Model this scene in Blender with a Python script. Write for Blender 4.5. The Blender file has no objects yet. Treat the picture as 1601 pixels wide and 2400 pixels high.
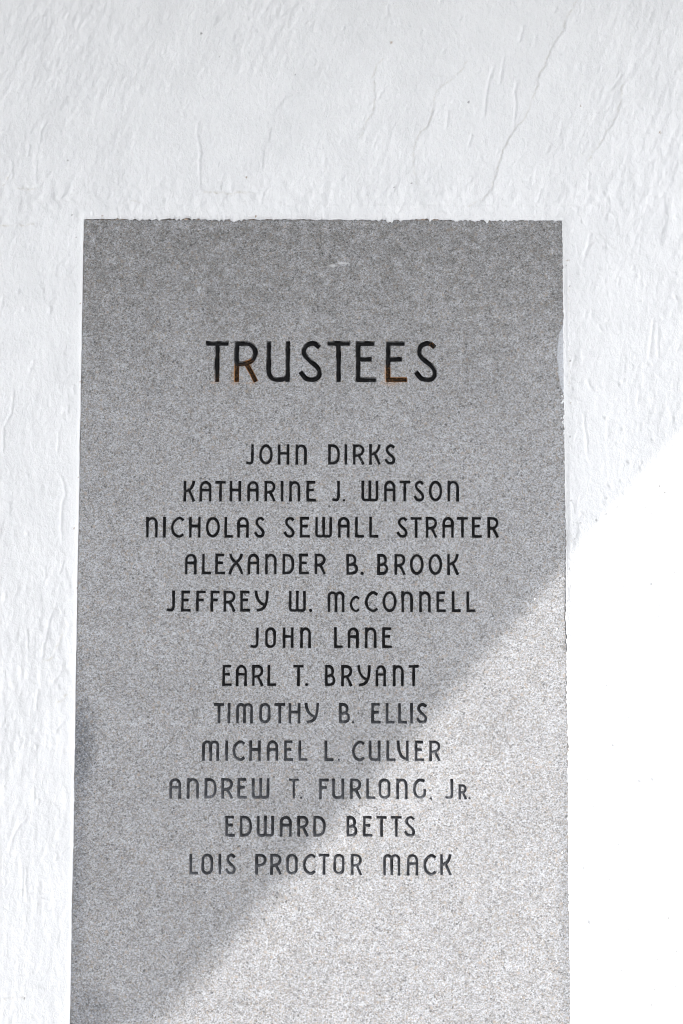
import bpy, math, random
import numpy as np
from mathutils.geometry import delaunay_2d_cdt
from mathutils import Vector

# ------------------------------------------------------------------ camera, sky, sun, exposure
scn = bpy.context.scene
col = scn.collection
cam_data = bpy.data.cameras.new("camera")
cam_data.sensor_fit = 'VERTICAL'
cam_data.sensor_height = 36.0
cam_data.lens = 50.0
cam_data.clip_end = 500.0
cam = bpy.data.objects.new("camera", cam_data)
col.objects.link(cam)
cam.location = (0.0331029, -2.0, 1.6198146)
from mathutils import Matrix
cam.rotation_euler = (Matrix.Rotation(0.00292415, 3, 'Z') @ Matrix.Rotation(math.pi/2 + 0.07994374, 3, 'X')
                      @ Matrix.Rotation(0.00264753, 3, 'Z')).to_euler()
scn.camera = cam

SUN_TO = Vector((0.5955, -0.45, 0.6655)).normalized()
world = bpy.data.worlds.new("World")
scn.world = world
world.use_nodes = True
wn = world.node_tree
wn.nodes.clear()
sky = wn.nodes.new("ShaderNodeTexSky")
sky.sky_type = 'NISHITA'
sky.sun_disc = False
sky.sun_elevation = math.asin(SUN_TO.z)
sky.sun_rotation = math.atan2(SUN_TO.x, SUN_TO.y)
sky.air_density = 1.0
sky.dust_density = 1.2
sky.ozone_density = 0.6
hs = wn.nodes.new("ShaderNodeHueSaturation")
hs.inputs['Saturation'].default_value = 0.28
bg = wn.nodes.new("ShaderNodeBackground")
bg.inputs['Strength'].default_value = 0.12
wo = wn.nodes.new("ShaderNodeOutputWorld")
wn.links.new(sky.outputs[0], hs.inputs['Color'])
wn.links.new(hs.outputs[0], bg.inputs['Color'])
wn.links.new(bg.outputs[0], wo.inputs['Surface'])

sun_data = bpy.data.lights.new("sun", 'SUN')
sun_data.energy = 2.05
sun_data.angle = math.radians(0.9)
sun_data.color = (1.0, 0.975, 0.94)
sun = bpy.data.objects.new("sun", sun_data)
col.objects.link(sun)
sun.location = (4, -4, 6)
sun.rotation_euler = SUN_TO.to_track_quat('Z', 'Y').to_euler()

vs = scn.view_settings
scn.display_settings.display_device = 'sRGB'
vs.view_transform = 'Standard'
vs.look = 'None'
vs.gamma = 1.0
vs.exposure = 1.66
vs.use_curve_mapping = False
scn.cycles.max_bounces = 8
scn.cycles.diffuse_bounces = 5
scn.cycles.pixel_filter_type = 'BLACKMAN_HARRIS'
scn.cycles.filter_width = 1.05

# traced measurements in mm (x from the tablet centre line, z above 1 m)
HEADING = "T -166.8 -133.9 964.6 1024.1; R -126.1 -92.7 964.7 1024.2; U -80.5 -46.2 964.8 1024.3; S -33.4 -0.9 964.9 1024.4; T 5.3 39.4 965.0 1024.5; E 46.6 76.8 965.1 1024.5; E 89.3 120.3 965.2 1024.6; S 130.4 163.3 965.3 1024.7"
NAMES = [
    ["J -108.2 -97.0 846.7 876.2; O -90.0 -70.1 846.8 876.2; H -63.5 -46.6 846.8 876.3; N -38.4 -21.9 846.9 876.3",
     "D 7.8 25.1 847.0 876.5; I 31.2 35.1 847.0 876.5; R 42.8 59.3 847.1 876.5; K 65.9 82.5 847.1 876.6; S 87.9 103.6 847.2 876.6"],
    ["K -196.3 -179.7 794.2 823.9; A -173.8 -156.4 794.3 823.9; T -151.5 -136.1 794.3 824.0; H -131.2 -114.3 794.4 824.0; A -106.3 -89.7 794.5 824.1; R -82.0 -66.1 794.5 824.2; I -58.6 -55.1 794.5 824.2; N -47.2 -30.8 794.6 824.2; E -22.8 -8.5 794.6 824.3",
     "J 13.7 25.1 794.7 824.4; . 28.7 32.5 794.8 798.8",
     "W 55.1 79.4 794.8 824.8; A 87.0 103.6 794.9 824.9; T 108.6 124.4 795.0 824.9; S 129.0 144.4 795.0 825.0; O 150.1 169.7 795.1 825.0; N 176.5 193.2 795.1 825.1"],
    ["N -248.7 -231.7 743.0 772.8; I -224.5 -220.3 743.0 772.9; C -213.9 -195.0 743.0 772.9; H -188.1 -171.2 743.1 773.0; O -164.6 -143.9 743.2 773.0; L -138.2 -125.5 743.2 773.1; A -120.1 -103.2 743.3 773.1; S -96.0 -80.7 743.3 773.2",
     "S -54.1 -38.6 743.4 773.3; E -31.9 -16.8 743.5 773.3; W -10.2 14.2 743.6 773.4; A 22.0 38.9 743.6 773.5; L 46.1 59.6 743.7 773.5; L 66.0 79.5 743.7 773.6",
     "S 105.0 120.8 743.7 773.5; T 124.6 140.3 743.7 773.5; R 145.7 162.2 743.8 773.6; A 169.1 185.8 743.8 773.7; T 189.7 205.9 743.9 773.7; E 210.8 225.4 743.9 773.8; R 232.6 248.8 744.0 773.8"],
    ["A -193.4 -176.2 691.3 720.9; L -169.3 -155.6 691.4 720.9; E -150.7 -136.1 691.4 721.0; X -131.3 -110.8 691.5 721.0; A -105.0 -88.2 691.5 721.1; N -80.5 -63.6 691.6 721.1; D -56.0 -38.7 691.6 721.2; E -32.6 -18.2 691.7 721.3; R -10.8 5.2 691.8 721.3",
     "B 33.8 50.8 691.3 721.1; . 54.2 58.8 691.3 695.3",
     "B 77.4 93.5 691.2 721.2; R 101.6 117.4 691.3 721.3; O 123.3 143.2 691.4 721.4; O 149.4 169.3 691.4 721.4; K 175.8 192.4 691.5 721.5"],
    ["J -218.3 -206.2 639.0 668.9; E -198.1 -183.9 639.0 668.9; F -177.0 -162.9 639.1 669.0; F -156.8 -143.5 639.1 669.0; R -138.5 -121.4 639.2 669.1; E -115.1 -100.3 639.2 669.1; Y -94.6 -74.6 639.3 669.2",
     "W -46.8 -22.3 639.1 669.0; . -18.0 -13.4 639.2 643.1",
     "M 7.7 32.0 638.8 668.6; c 39.0 52.9 638.9 662.2; C 60.1 78.4 639.0 668.7; O 84.8 105.2 639.0 668.8; N 111.3 128.1 639.1 668.8; N 136.2 153.0 639.1 668.9; E 160.5 174.4 639.2 668.9; L 182.0 195.0 639.3 669.0; L 202.6 215.6 639.3 669.0"],
    ["J -100.0 -88.3 588.3 617.8; o -79.8 -63.9 588.4 617.9; H -55.0 -39.3 588.5 617.9; N -30.6 -14.9 588.5 618.0",
     "L 16.9 29.9 588.5 618.1; A 36.0 52.1 588.5 618.2; N 60.1 77.0 588.6 618.2; E 84.5 99.0 588.7 618.3"],
    ["E -139.2 -125.2 535.4 565.4; A -120.2 -104.2 535.5 565.4; R -97.7 -81.4 535.5 565.5; L -76.1 -63.4 535.6 565.5",
     "T -39.9 -24.8 535.7 565.6; . -23.1 -18.6 535.7 539.6",
     "B 4.3 19.4 535.5 565.5; R 27.2 43.0 535.6 565.5; Y 49.5 69.0 535.6 565.6; A 75.1 90.3 535.7 565.6; N 99.3 115.0 535.8 565.7; T 121.3 135.9 535.8 565.8"],
    ["T -150.3 -135.5 483.7 512.3; I -130.9 -127.1 483.7 512.4; M -119.5 -95.5 483.8 512.4; o -87.3 -70.9 483.9 512.5; T -66.0 -50.4 483.9 512.5; H -46.3 -29.1 484.0 512.6; Y -23.5 -3.3 484.1 512.7",
     "B 24.0 40.0 484.2 512.8; . 42.3 45.9 484.2 488.1",
     "E 69.1 82.8 484.0 512.9; L 89.3 102.1 484.1 513.0; L 106.6 119.5 484.1 513.0; I 123.8 127.3 484.1 513.1; S 132.1 147.8 484.2 513.1"],
    ["M -166.3 -142.1 431.8 460.6; I -134.1 -129.9 431.9 460.7; C -124.3 -106.5 431.9 460.7; H -100.7 -84.2 432.0 460.8; A -76.2 -59.9 432.1 460.9; E -52.2 -39.0 432.1 460.9; L -32.2 -19.3 432.2 461.0",
     "L 4.2 17.1 432.1 460.8; . 22.4 25.9 432.2 436.1",
     "C 42.2 60.0 432.0 460.9; U 65.7 82.6 432.0 461.0; L 90.2 103.5 432.1 461.0; V 104.7 121.7 432.1 461.1; E 129.6 143.2 432.2 461.1; R 149.7 165.6 432.3 461.2"],
    ["A -211.5 -194.6 379.8 408.5; N -187.0 -169.9 379.9 408.6; D -162.3 -145.1 380.0 408.6; R -139.1 -122.7 380.0 408.7; E -116.7 -103.0 380.1 408.8; W -96.7 -71.7 380.2 408.9",
     "T -45.6 -30.4 379.9 408.7; . -29.6 -25.9 379.9 383.8",
     "F -3.4 10.6 379.7 408.5; U 14.8 32.2 379.7 408.6; R 39.6 55.6 379.8 408.6; L 62.0 75.3 379.9 408.7; o 79.3 96.3 379.9 408.8; N 103.8 120.2 380.0 408.8; G 127.0 145.9 380.1 408.9; , 150.4 154.1 378.0 383.1",
     "J 172.0 183.6 379.9 408.4; r 190.4 202.1 380.0 401.0; . 204.3 207.6 380.0 383.9"],
    ["E -133.3 -119.2 328.1 357.1; D -113.1 -95.6 328.1 357.1; W -89.4 -65.0 328.2 357.2; A -57.5 -40.5 328.3 357.3; R -33.3 -17.3 328.4 357.4; D -11.3 6.7 328.4 357.4",
     "B 34.9 50.6 328.2 357.2; E 57.6 71.3 328.3 357.3; T 76.4 91.1 328.3 357.3; T 96.4 111.9 328.4 357.4; S 115.1 130.7 328.4 357.4"],
    ["L -182.5 -169.7 276.3 305.2; o -165.7 -149.1 276.4 305.3; I -141.9 -137.8 276.4 305.3; S -132.5 -117.5 276.5 305.4",
     "P -91.1 -75.1 276.3 305.2; R -70.6 -54.5 276.4 305.3; o -48.5 -31.9 276.4 305.3; C -25.6 -7.5 276.5 305.4; T -3.3 11.8 276.6 305.5; o 16.7 32.8 276.6 305.5; R 41.0 56.6 276.0 305.3",
     "M 85.6 110.0 275.8 305.3; A 118.3 134.8 275.9 305.4; C 141.2 159.2 276.0 305.5; K 164.5 180.7 276.1 305.5"],
]
MARKS = [
    ("s", [(-32.9,1524.5),(-43.9,1511.4),(-56.5,1506.5),(-64.3,1493.4)], 0.9),
    ("s", [(-30.6,1383.2),(-55.8,1379.9),(-71.4,1357.3),(-77.4,1325.1),(-85.1,1302.5),(-88.0,1273.7),(-90.9,1241.7)], 1.0),
    ("g", [(-173.8,1238.3),(-151.9,1237.7),(-133.1,1236.5),(-114.4,1238.4),(-95.6,1236.9)], 0.9),
    ("r", [(-180.6,1344.2),(-182.6,1324.9),(-177.6,1302.4),(-178.0,1273.5),(-176.4,1244.7)], 0.9),
    ("s", [(-270.5,1326.3),(-274.9,1305.4),(-279.4,1289.4)], -0.9),
    ("s", [(-290.1,1273.3),(-288.4,1263.7),(-291.4,1254.1),(-296.0,1247.7)], 0.8),
    ("g", [(-463.9,1189.3),(-445.2,1191.3),(-429.5,1189.4),(-407.7,1192.6)], 0.8),
    ("g", [(-440.0,1244.2),(-430.6,1244.3),(-421.2,1241.7),(-411.8,1243.7)], 0.7),
    ("r", [(-401.2,1343.8),(-407.2,1327.7),(-408.4,1310.0)], 0.9),
    ("r", [(-422.5,1308.4),(-424.7,1290.7)], 0.9),
    ("r", [(-447.8,1287.5),(-446.5,1257.0)], 0.8),
    ("r", [(-413.3,1285.9),(-412.6,1250.7)], 0.8),
    ("s", [(-442.8,1301.9),(-425.5,1303.6)], 0.6),
    ("s", [(-379.1,1337.4),(-378.0,1327.8),(-380.4,1321.3)], 0.7),
    ("r", [(-388.8,1269.9),(-397.1,1259.7)], -0.6),
    ("g", [(-465.2,1249.0),(-457.4,1250.6),(-454.4,1257.0),(-449.9,1266.6)], 0.6),
    ("s", [(-280.2,1238.1),(-283.2,1225.4),(-290.9,1222.2)], 0.8),
    ("g", [(-278.5,1228.6),(-261.2,1223.8)], 0.5),
    ("s", [(-366.4,1241.2),(-377.1,1228.4),(-380.3,1233.2)], 0.9),
    ("r", [(-298.7,1215.8),(-293.8,1203.0)], 0.5),
    ("r", [(-259.7,1222.2),(-259.5,1207.9)], 0.7),
    ("s", [(-170.5,1216.0),(-164.1,1206.4),(-156.3,1201.7)], 0.7),
    ("s", [(-148.6,1219.2),(-139.1,1203.3)], -0.7),
    ("s", [(369.9,1526.7),(360.2,1513.6),(350.6,1497.3),(347.3,1481.0),(336.1,1464.7),(329.6,1453.3),(321.6,1435.4),(319.9,1425.7),(310.4,1412.7),(308.7,1396.5),(299.1,1377.1),(291.0,1351.2),(273.6,1330.3),(265.7,1319.0),(257.7,1302.9),(252.9,1286.8),(244.9,1258.0),(241.7,1245.2),(226.0,1226.0),(208.7,1219.6)], 1.1),
    ("s", [(208.1,1433.6),(201.8,1425.5),(192.3,1414.1),(182.8,1404.4),(167.0,1393.0),(161.3,1383.3),(159.1,1367.2),(151.2,1338.1),(138.6,1327.8),(133.8,1315.6),(129.7,1293.1),(129.1,1277.0),(133.7,1251.4)], 1.0),
    ("s", [(84.5,1436.7),(75.7,1425.3),(69.4,1405.8),(72.6,1389.7),(72.6,1363.8),(69.5,1354.1),(61.6,1344.4),(58.5,1334.7),(52.2,1318.6)], 0.9),
    ("s", [(441.0,1409.7),(433.1,1403.2),(429.8,1396.7),(428.0,1374.1),(424.6,1361.1),(414.9,1338.6),(403.8,1322.4),(395.8,1309.6),(386.2,1299.9),(379.8,1285.5)], 1.1),
    ("r", [(245.9,1428.8),(239.5,1409.3),(234.6,1383.4),(231.3,1347.9)], 0.9),
    ("r", [(260.2,1440.2),(253.6,1396.4)], 0.7),
    ("r", [(280.4,1406.2),(275.6,1390.0),(277.0,1370.6),(273.6,1338.3)], 0.9),
    ("s", [(417.3,1526.7),(408.3,1513.7)], 0.8),
    ("s", [(448.9,1526.8),(439.2,1510.4)], 0.8),
    ("r", [(288.9,1487.4),(282.4,1461.3)], 0.7),
    ("r", [(431.6,1416.1),(410.8,1387.0)], 0.7),
    ("s", [(410.4,1226.3),(408.7,1215.1),(402.3,1200.8),(394.3,1188.0),(395.7,1175.3)], 0.7),
    ("s", [(459.0,1239.2),(460.5,1231.2),(451.0,1224.8),(429.0,1213.6)], 0.7),
    ("s", [(490.4,1245.6),(488.6,1232.8),(492.9,1207.3),(488.0,1191.4),(481.5,1177.1)], 0.8),
    ("r", [(381.2,1271.0),(379.3,1239.0)], 0.8),
    ("r", [(398.1,1242.3),(410.4,1223.1)], 0.6),
    ("s", [(160.3,1229.1),(165.0,1222.7),(168.1,1213.1),(175.9,1206.7)], 0.9),
    ("s", [(132.1,1225.8),(116.5,1214.6),(100.8,1208.2)], 0.6),
    ("s", [(229.4,1293.2),(219.9,1267.6),(216.7,1245.1)], 0.7),
    ("r", [(313.7,1245.3),(304.1,1222.9)], 0.6),
    ("s", [(25.7,1260.8),(28.9,1235.2)], 0.7),
    ("r", [(298.2,1267.7),(295.0,1258.1)], 0.6),
    ("r", [(179.5,1360.7),(176.3,1331.7)], 0.7),
    ("r", [(93.0,1519.7),(91.4,1500.2)], 0.6),
    ("r", [(198.9,1500.3),(194.2,1492.1)], 0.7),
    ("r", [(213.9,1325.3),(207.5,1304.4)], 0.8),
    ("s", [(410.7,1218.4),(406.7,1210.4),(402.6,1192.8)], 0.7),
    ("s", [(395.6,1194.4),(392.3,1183.2),(396.1,1175.3),(409.3,1162.6),(420.1,1153.1),(435.6,1148.6),(452.8,1147.6),(471.5,1147.1)], 0.6),
    ("s", [(488.1,1213.7),(492.6,1204.2),(489.2,1186.6),(481.3,1175.4)], 0.7),
    ("r", [(383.0,1183.2),(378.0,1162.5),(373.9,1143.4)], 0.7),
    ("s", [(398.1,1140.3),(393.3,1133.9),(394.8,1124.4),(390.0,1114.9)], 0.7),
    ("r", [(470.2,1058.1),(466.6,1025.0),(463.8,998.3)], 0.7),
    ("r", [(477.0,1050.3),(475.8,1017.2),(477.8,996.8)], 0.6),
    ("s", [(493.4,1105.6),(493.8,1080.3),(489.0,1067.6)], 0.6),
    ("s", [(351.1,973.0),(355.0,969.8),(353.3,962.0),(354.8,951.0),(350.8,941.7)], 1.2),
    ("r", [(369.2,922.9),(372.0,899.6),(373.9,860.7)], 0.6),
    ("r", [(429.0,1004.5),(427.1,977.8)], 0.6),
    ("s", [(344.0,1199.1),(348.6,1189.5),(348.5,1176.8)], 0.9),
    ("s", [(499.7,1156.4),(504.3,1148.4),(514.3,1143.7)], 0.6),
    ("r", [(383.2,1070.6),(383.1,1056.4)], 0.6),
    ("r", [(391.5,1048.5),(398.4,1037.5)], 0.6),
    ("r", [(448.5,955.9),(445.1,930.9)], 0.6),
    ("s", [(463.6,927.8),(462.5,906.0)], 0.6),
    ("s", [(439.7,881.0),(434.9,867.0)], 0.6),
    ("s", [(496.0,926.4),(497.2,899.8),(500.1,892.1)], 0.8),
    ("s", [(-408.7,1125.5),(-402.2,1113.6),(-398.9,1101.0),(-397.3,1074.1)], 0.9),
    ("s", [(-367.8,1145.4),(-370.8,1139.8),(-377.7,1134.3),(-379.8,1124.7),(-379.6,1110.5)], 0.9),
    ("s", [(-384.1,1104.2),(-382.4,1094.7),(-379.2,1090.7),(-383.0,1083.6),(-388.4,1080.5),(-385.0,1067.8)], 0.9),
    ("s", [(-355.0,1128.8),(-362.6,1118.4),(-354.5,1102.6),(-349.6,1085.3)], 0.8),
    ("r", [(-438.6,954.7),(-439.0,937.5),(-440.9,918.8),(-451.3,898.5),(-451.3,859.7)], 0.7),
    ("s", [(-372.4,975.2),(-375.3,962.6)], 0.6),
    ("r", [(-360.8,931.4),(-360.9,919.0)], 0.9),
    ("r", [(-456.2,1086.6),(-458.1,1066.1)], 0.6),
    ("r", [(-374.0,895.6),(-373.0,878.5),(-374.9,859.8)], 0.6),
    ("s", [(-417.8,997.0),(-415.2,982.9)], 0.6),
    ("r", [(-366.1,965.8),(-358.5,975.2)], 0.5),
    ("r", [(-369.8,831.7),(-364.9,819.3),(-361.6,805.4),(-365.2,794.6),(-367.2,777.6),(-367.1,753.0),(-364.2,734.5)], 0.8),
    ("s", [(-368.8,735.3),(-364.7,722.3),(-361.4,708.5),(-357.2,688.6),(-353.7,667.2),(-349.7,638.2)], 1.0),
    ("r", [(-375.5,644.2),(-381.3,625.9),(-385.4,600.1),(-388.3,592.5),(-390.1,568.2)], 0.9),
    ("g", [(-390.1,567.4),(-384.8,571.2),(-377.2,574.3),(-372.8,583.4),(-365.5,597.1),(-361.1,609.2),(-359.1,622.9)], 0.6),
    ("r", [(-411.9,615.2),(-411.0,600.0),(-409.4,581.8)], 0.9),
    ("s", [(-358.0,562.2),(-354.7,551.6),(-352.3,542.5),(-349.1,536.5)], 0.8),
    ("r", [(-394.7,531.8),(-396.7,515.2),(-397.2,501.6)], 0.9),
    ("r", [(-362.4,556.1),(-375.0,537.9)], 0.7),
    ("r", [(-421.2,563.5),(-418.6,548.4)], 0.6),
    ("s", [(-440.7,797.5),(-438.1,782.1),(-440.7,760.5)], 0.7),
    ("s", [(-362.9,791.5),(-358.1,779.2)], 0.6),
    ("s", [(-434.4,537.8),(-438.8,531.7)], 0.6),
    ("r", [(-389.6,703.8),(-387.7,682.4)], 0.7),
    ("g", [(-370.0,510.8),(-358.0,521.4),(-349.0,528.9)], 0.5),
    ("r", [(-357.3,487.0),(-368.1,476.1),(-368.8,468.9)], 0.8),
    ("s", [(-378.9,472.5),(-381.4,459.8),(-383.0,447.2)], 0.8),
    ("s", [(-362.3,459.9),(-358.4,447.3),(-354.6,436.5)], 0.8),
    ("s", [(-368.9,377.2),(-363.3,364.7),(-360.3,352.1)], 0.8),
    ("r", [(-406.6,355.6),(-416.4,344.8),(-425.2,330.5),(-430.3,314.4)], 0.9),
    ("r", [(-413.6,298.5),(-412.3,277.1),(-412.5,245.2)], 0.8),
    ("r", [(-408.5,287.8),(-407.5,266.5),(-406.1,238.1)], 0.8),
    ("s", [(-353.2,259.5),(-351.7,227.6)], 0.5),
    ("r", [(-349.6,312.9),(-361.2,302.2)], 0.7),
    ("r", [(-364.9,305.7),(-367.4,293.3)], 0.8),
    ("g", [(-436.6,106.7),(-427.7,108.5),(-420.6,111.1)], 0.6),
    ("g", [(-413.3,108.5),(-404.4,109.8)], 0.6),
    ("r", [(-398.4,395.0),(-398.9,377.1)], 0.7),
    ("s", [(-386.8,270.1),(-389.0,245.2)], 0.8),
    ("s", [(-441.3,488.6),(-439.1,470.5)], 0.7),
    ("s", [(355.5,797.7),(356.1,783.8),(356.7,766.8),(359.7,760.7),(359.6,753.0),(357.3,745.3),(356.4,733.0)], 0.9),
    ("s", [(357.0,644.8),(366.1,642.6),(372.1,633.4),(376.6,621.2),(380.3,613.6),(386.3,604.5)], 0.6),
    ("s", [(347.0,716.0),(353.0,706.8),(359.1,700.7)], 0.8),
    ("s", [(348.3,699.1),(354.4,692.3),(359.7,686.1)], 0.8),
    ("s", [(421.7,568.1),(421.3,557.5)], 0.6),
    ("s", [(435.9,824.2),(434.2,813.4)], 0.6),
    ("s", [(352.7,460.1),(358.1,451.1),(360.7,442.2),(364.2,433.2),(366.5,425.1),(369.4,408.0),(374.5,381.2),(378.9,365.1),(383.3,350.8)], 0.6),
    ("s", [(363.4,272.4),(358.7,252.9)], 0.6),
    ("s", [(359.3,231.7),(365.5,221.1),(369.9,210.5),(369.7,192.8),(371.4,183.2)], 0.7),
    ("s", [(366.8,173.5),(368.1,161.1),(368.3,147.1)], 0.8),
    ("s", [(386.7,490.9),(385.6,472.8)], 0.7),
    ("s", [(453.6,395.7),(452.5,385.0)], 0.5),
]
SPECKS = [(-367.6, 1285.7, 1.6, 0), (-375.4, 1239.9, 0.8, 1), (-369.4, 1214.2, 1.0, 0), (-360.0, 1205.5, 1.4, 0), (-316.5, 1204.3, 1.4, 1), (-353.3, 1172.5, 0.8, 0), (-177.2, 1473.5, 1.8, 0), (97.5, 1461.2, 2.0, 1), (208.9, 1372.5, 1.6, 0), (484.0, 1328.7, 1.8, 1), (370.2, 1367.0, 1.0, 1), (-110.5, 1261.1, 1.3, 1), (-96.6, 1204.1, 1.4, 1), (-150.9, 1437.9, 0.8, 0), (-41.4, 1412.6, 0.8, 0), (126.3, 1252.7, 1.0, 0), (101.7, 1246.4, 1.0, 0), (-344.3, 827.6, 1.1, 1), (-346.2, 1076.9, 1.3, 1), (-345.3, 1061.4, 0.8, 1), (-343.6, 964.8, 1.3, 1), (-343.4, 672.1, 1.1, 1), (-349.0, 756.2, 1.3, 1), (-405.7, 109.7, 1.3, 0), (339.2, 966.3, 1.3, 1), (352.2, 996.3, 1.3, 0), (351.3, 1142.1, 1.0, 1), (348.2, 1140.8, 1.1, 1), (347.6, 1134.6, 1.0, 0), (352.1, 1103.6, 1.0, 0), (351.2, 1067.8, 1.0, 0), (351.6, 935.7, 1.0, 1), (350.5, 887.5, 1.1, 0), (350.8, 796.5, 1.1, 0), (354.5, 742.9, 1.0, 0), (347.4, 701.4, 1.0, 0), (379.8, 592.2, 1.0, 0), (478.9, 220.0, 1.2, 0), (482.1, 808.3, 2.0, 0), (485.7, 804.7, 1.6, 0), (462.5, 778.7, 1.6, 0), (475.1, 817.4, 1.2, 0), (494.8, 695.8, 1.3, 0), (490.3, 713.8, 1.1, 0), (455.4, 787.1, 1.0, 0)]
SMEAR = [(343.9, 1054.4), (342.0, 1048.2), (340.1, 1043.0), (337.8, 1038.6), (336.4, 1034.2), (335.0, 1025.4), (334.1, 1016.6), (333.5, 1007.8), (333.2, 1000.5), (333.9, 993.9), (335.0, 987.3), (334.8, 978.5), (335.8, 973.4), (336.5, 969.0), (337.9, 959.6), (340.7, 950.8), (343.9, 947.2), (345.1, 947.9), (345.3, 967.6), (345.1, 993.2), (344.9, 1022.5), (344.9, 1048.2)]
DRIPS = [(342.7, 940.6, 1.9), (340.2, 937.3, 2.0), (342.6, 927.5, 1.2), (343.2, 917.3, 1.9), (341.4, 915.1, 1.6), (338.9, 914.4, 1.0), (341.7, 908.2, 2.5), (343.1, 905.0, 2.0), (339.6, 908.9, 1.2), (339.9, 945.7, 1.4), (342.8, 949.4, 1.1), (342.6, 909.6, 2.5), (343.3, 896.4, 2.0), (342.5, 892.9, 1.9), (342.4, 888.6, 1.0), (341.7, 852.1, 1.5), (343.5, 881.6, 1.2), (298.5, 658.2, 1.6), (329.2, 615.9, 1.6), (333.6, 307.9, 1.6), (289.6, 294.4, 1.0), (278.0, 239.4, 1.0), (275.9, 112.6, 1.2), (267.6, 381.8, 1.2)]

# ------------------------------------------------------------------ helpers
rng = np.random.default_rng(11)

def mesh_obj(name, verts, faces, mat, parent=None, smooth=False):
    """verts (n,3) array, faces: (m,k) int array or list of tuples -> one linked mesh object."""
    me = bpy.data.meshes.new(name)
    verts = np.asarray(verts, dtype=np.float64)
    if isinstance(faces, np.ndarray):
        k = faces.shape[1]
        me.vertices.add(len(verts))
        me.vertices.foreach_set("co", verts.astype(np.float32).ravel())
        me.loops.add(faces.size)
        me.loops.foreach_set("vertex_index", faces.astype(np.int32).ravel())
        me.polygons.add(len(faces))
        me.polygons.foreach_set("loop_start", np.arange(0, faces.size, k, dtype=np.int32))
        me.polygons.foreach_set("loop_total", np.full(len(faces), k, dtype=np.int32))
        me.update(calc_edges=True)
        me.validate()
    else:
        me.from_pydata([tuple(v) for v in verts], [], faces)
    me.polygons.foreach_set("use_smooth", np.full(len(me.polygons), smooth))
    me.materials.append(mat)
    o = bpy.data.objects.new(name, me)
    col.objects.link(o)
    if parent:
        o.parent = parent
    return o

def attr(o, name, vals):
    a = o.data.attributes.new(name, 'FLOAT', 'POINT')
    a.data.foreach_set("value", np.asarray(vals, dtype=np.float32))

def empty(name, loc, parent=None):
    o = bpy.data.objects.new(name, None)
    o.location = loc
    o.empty_display_size = 0.05
    col.objects.link(o)
    if parent:
        o.parent = parent
        o.matrix_parent_inverse = Matrix.Translation(-Vector(parent.location))
    return o

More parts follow.
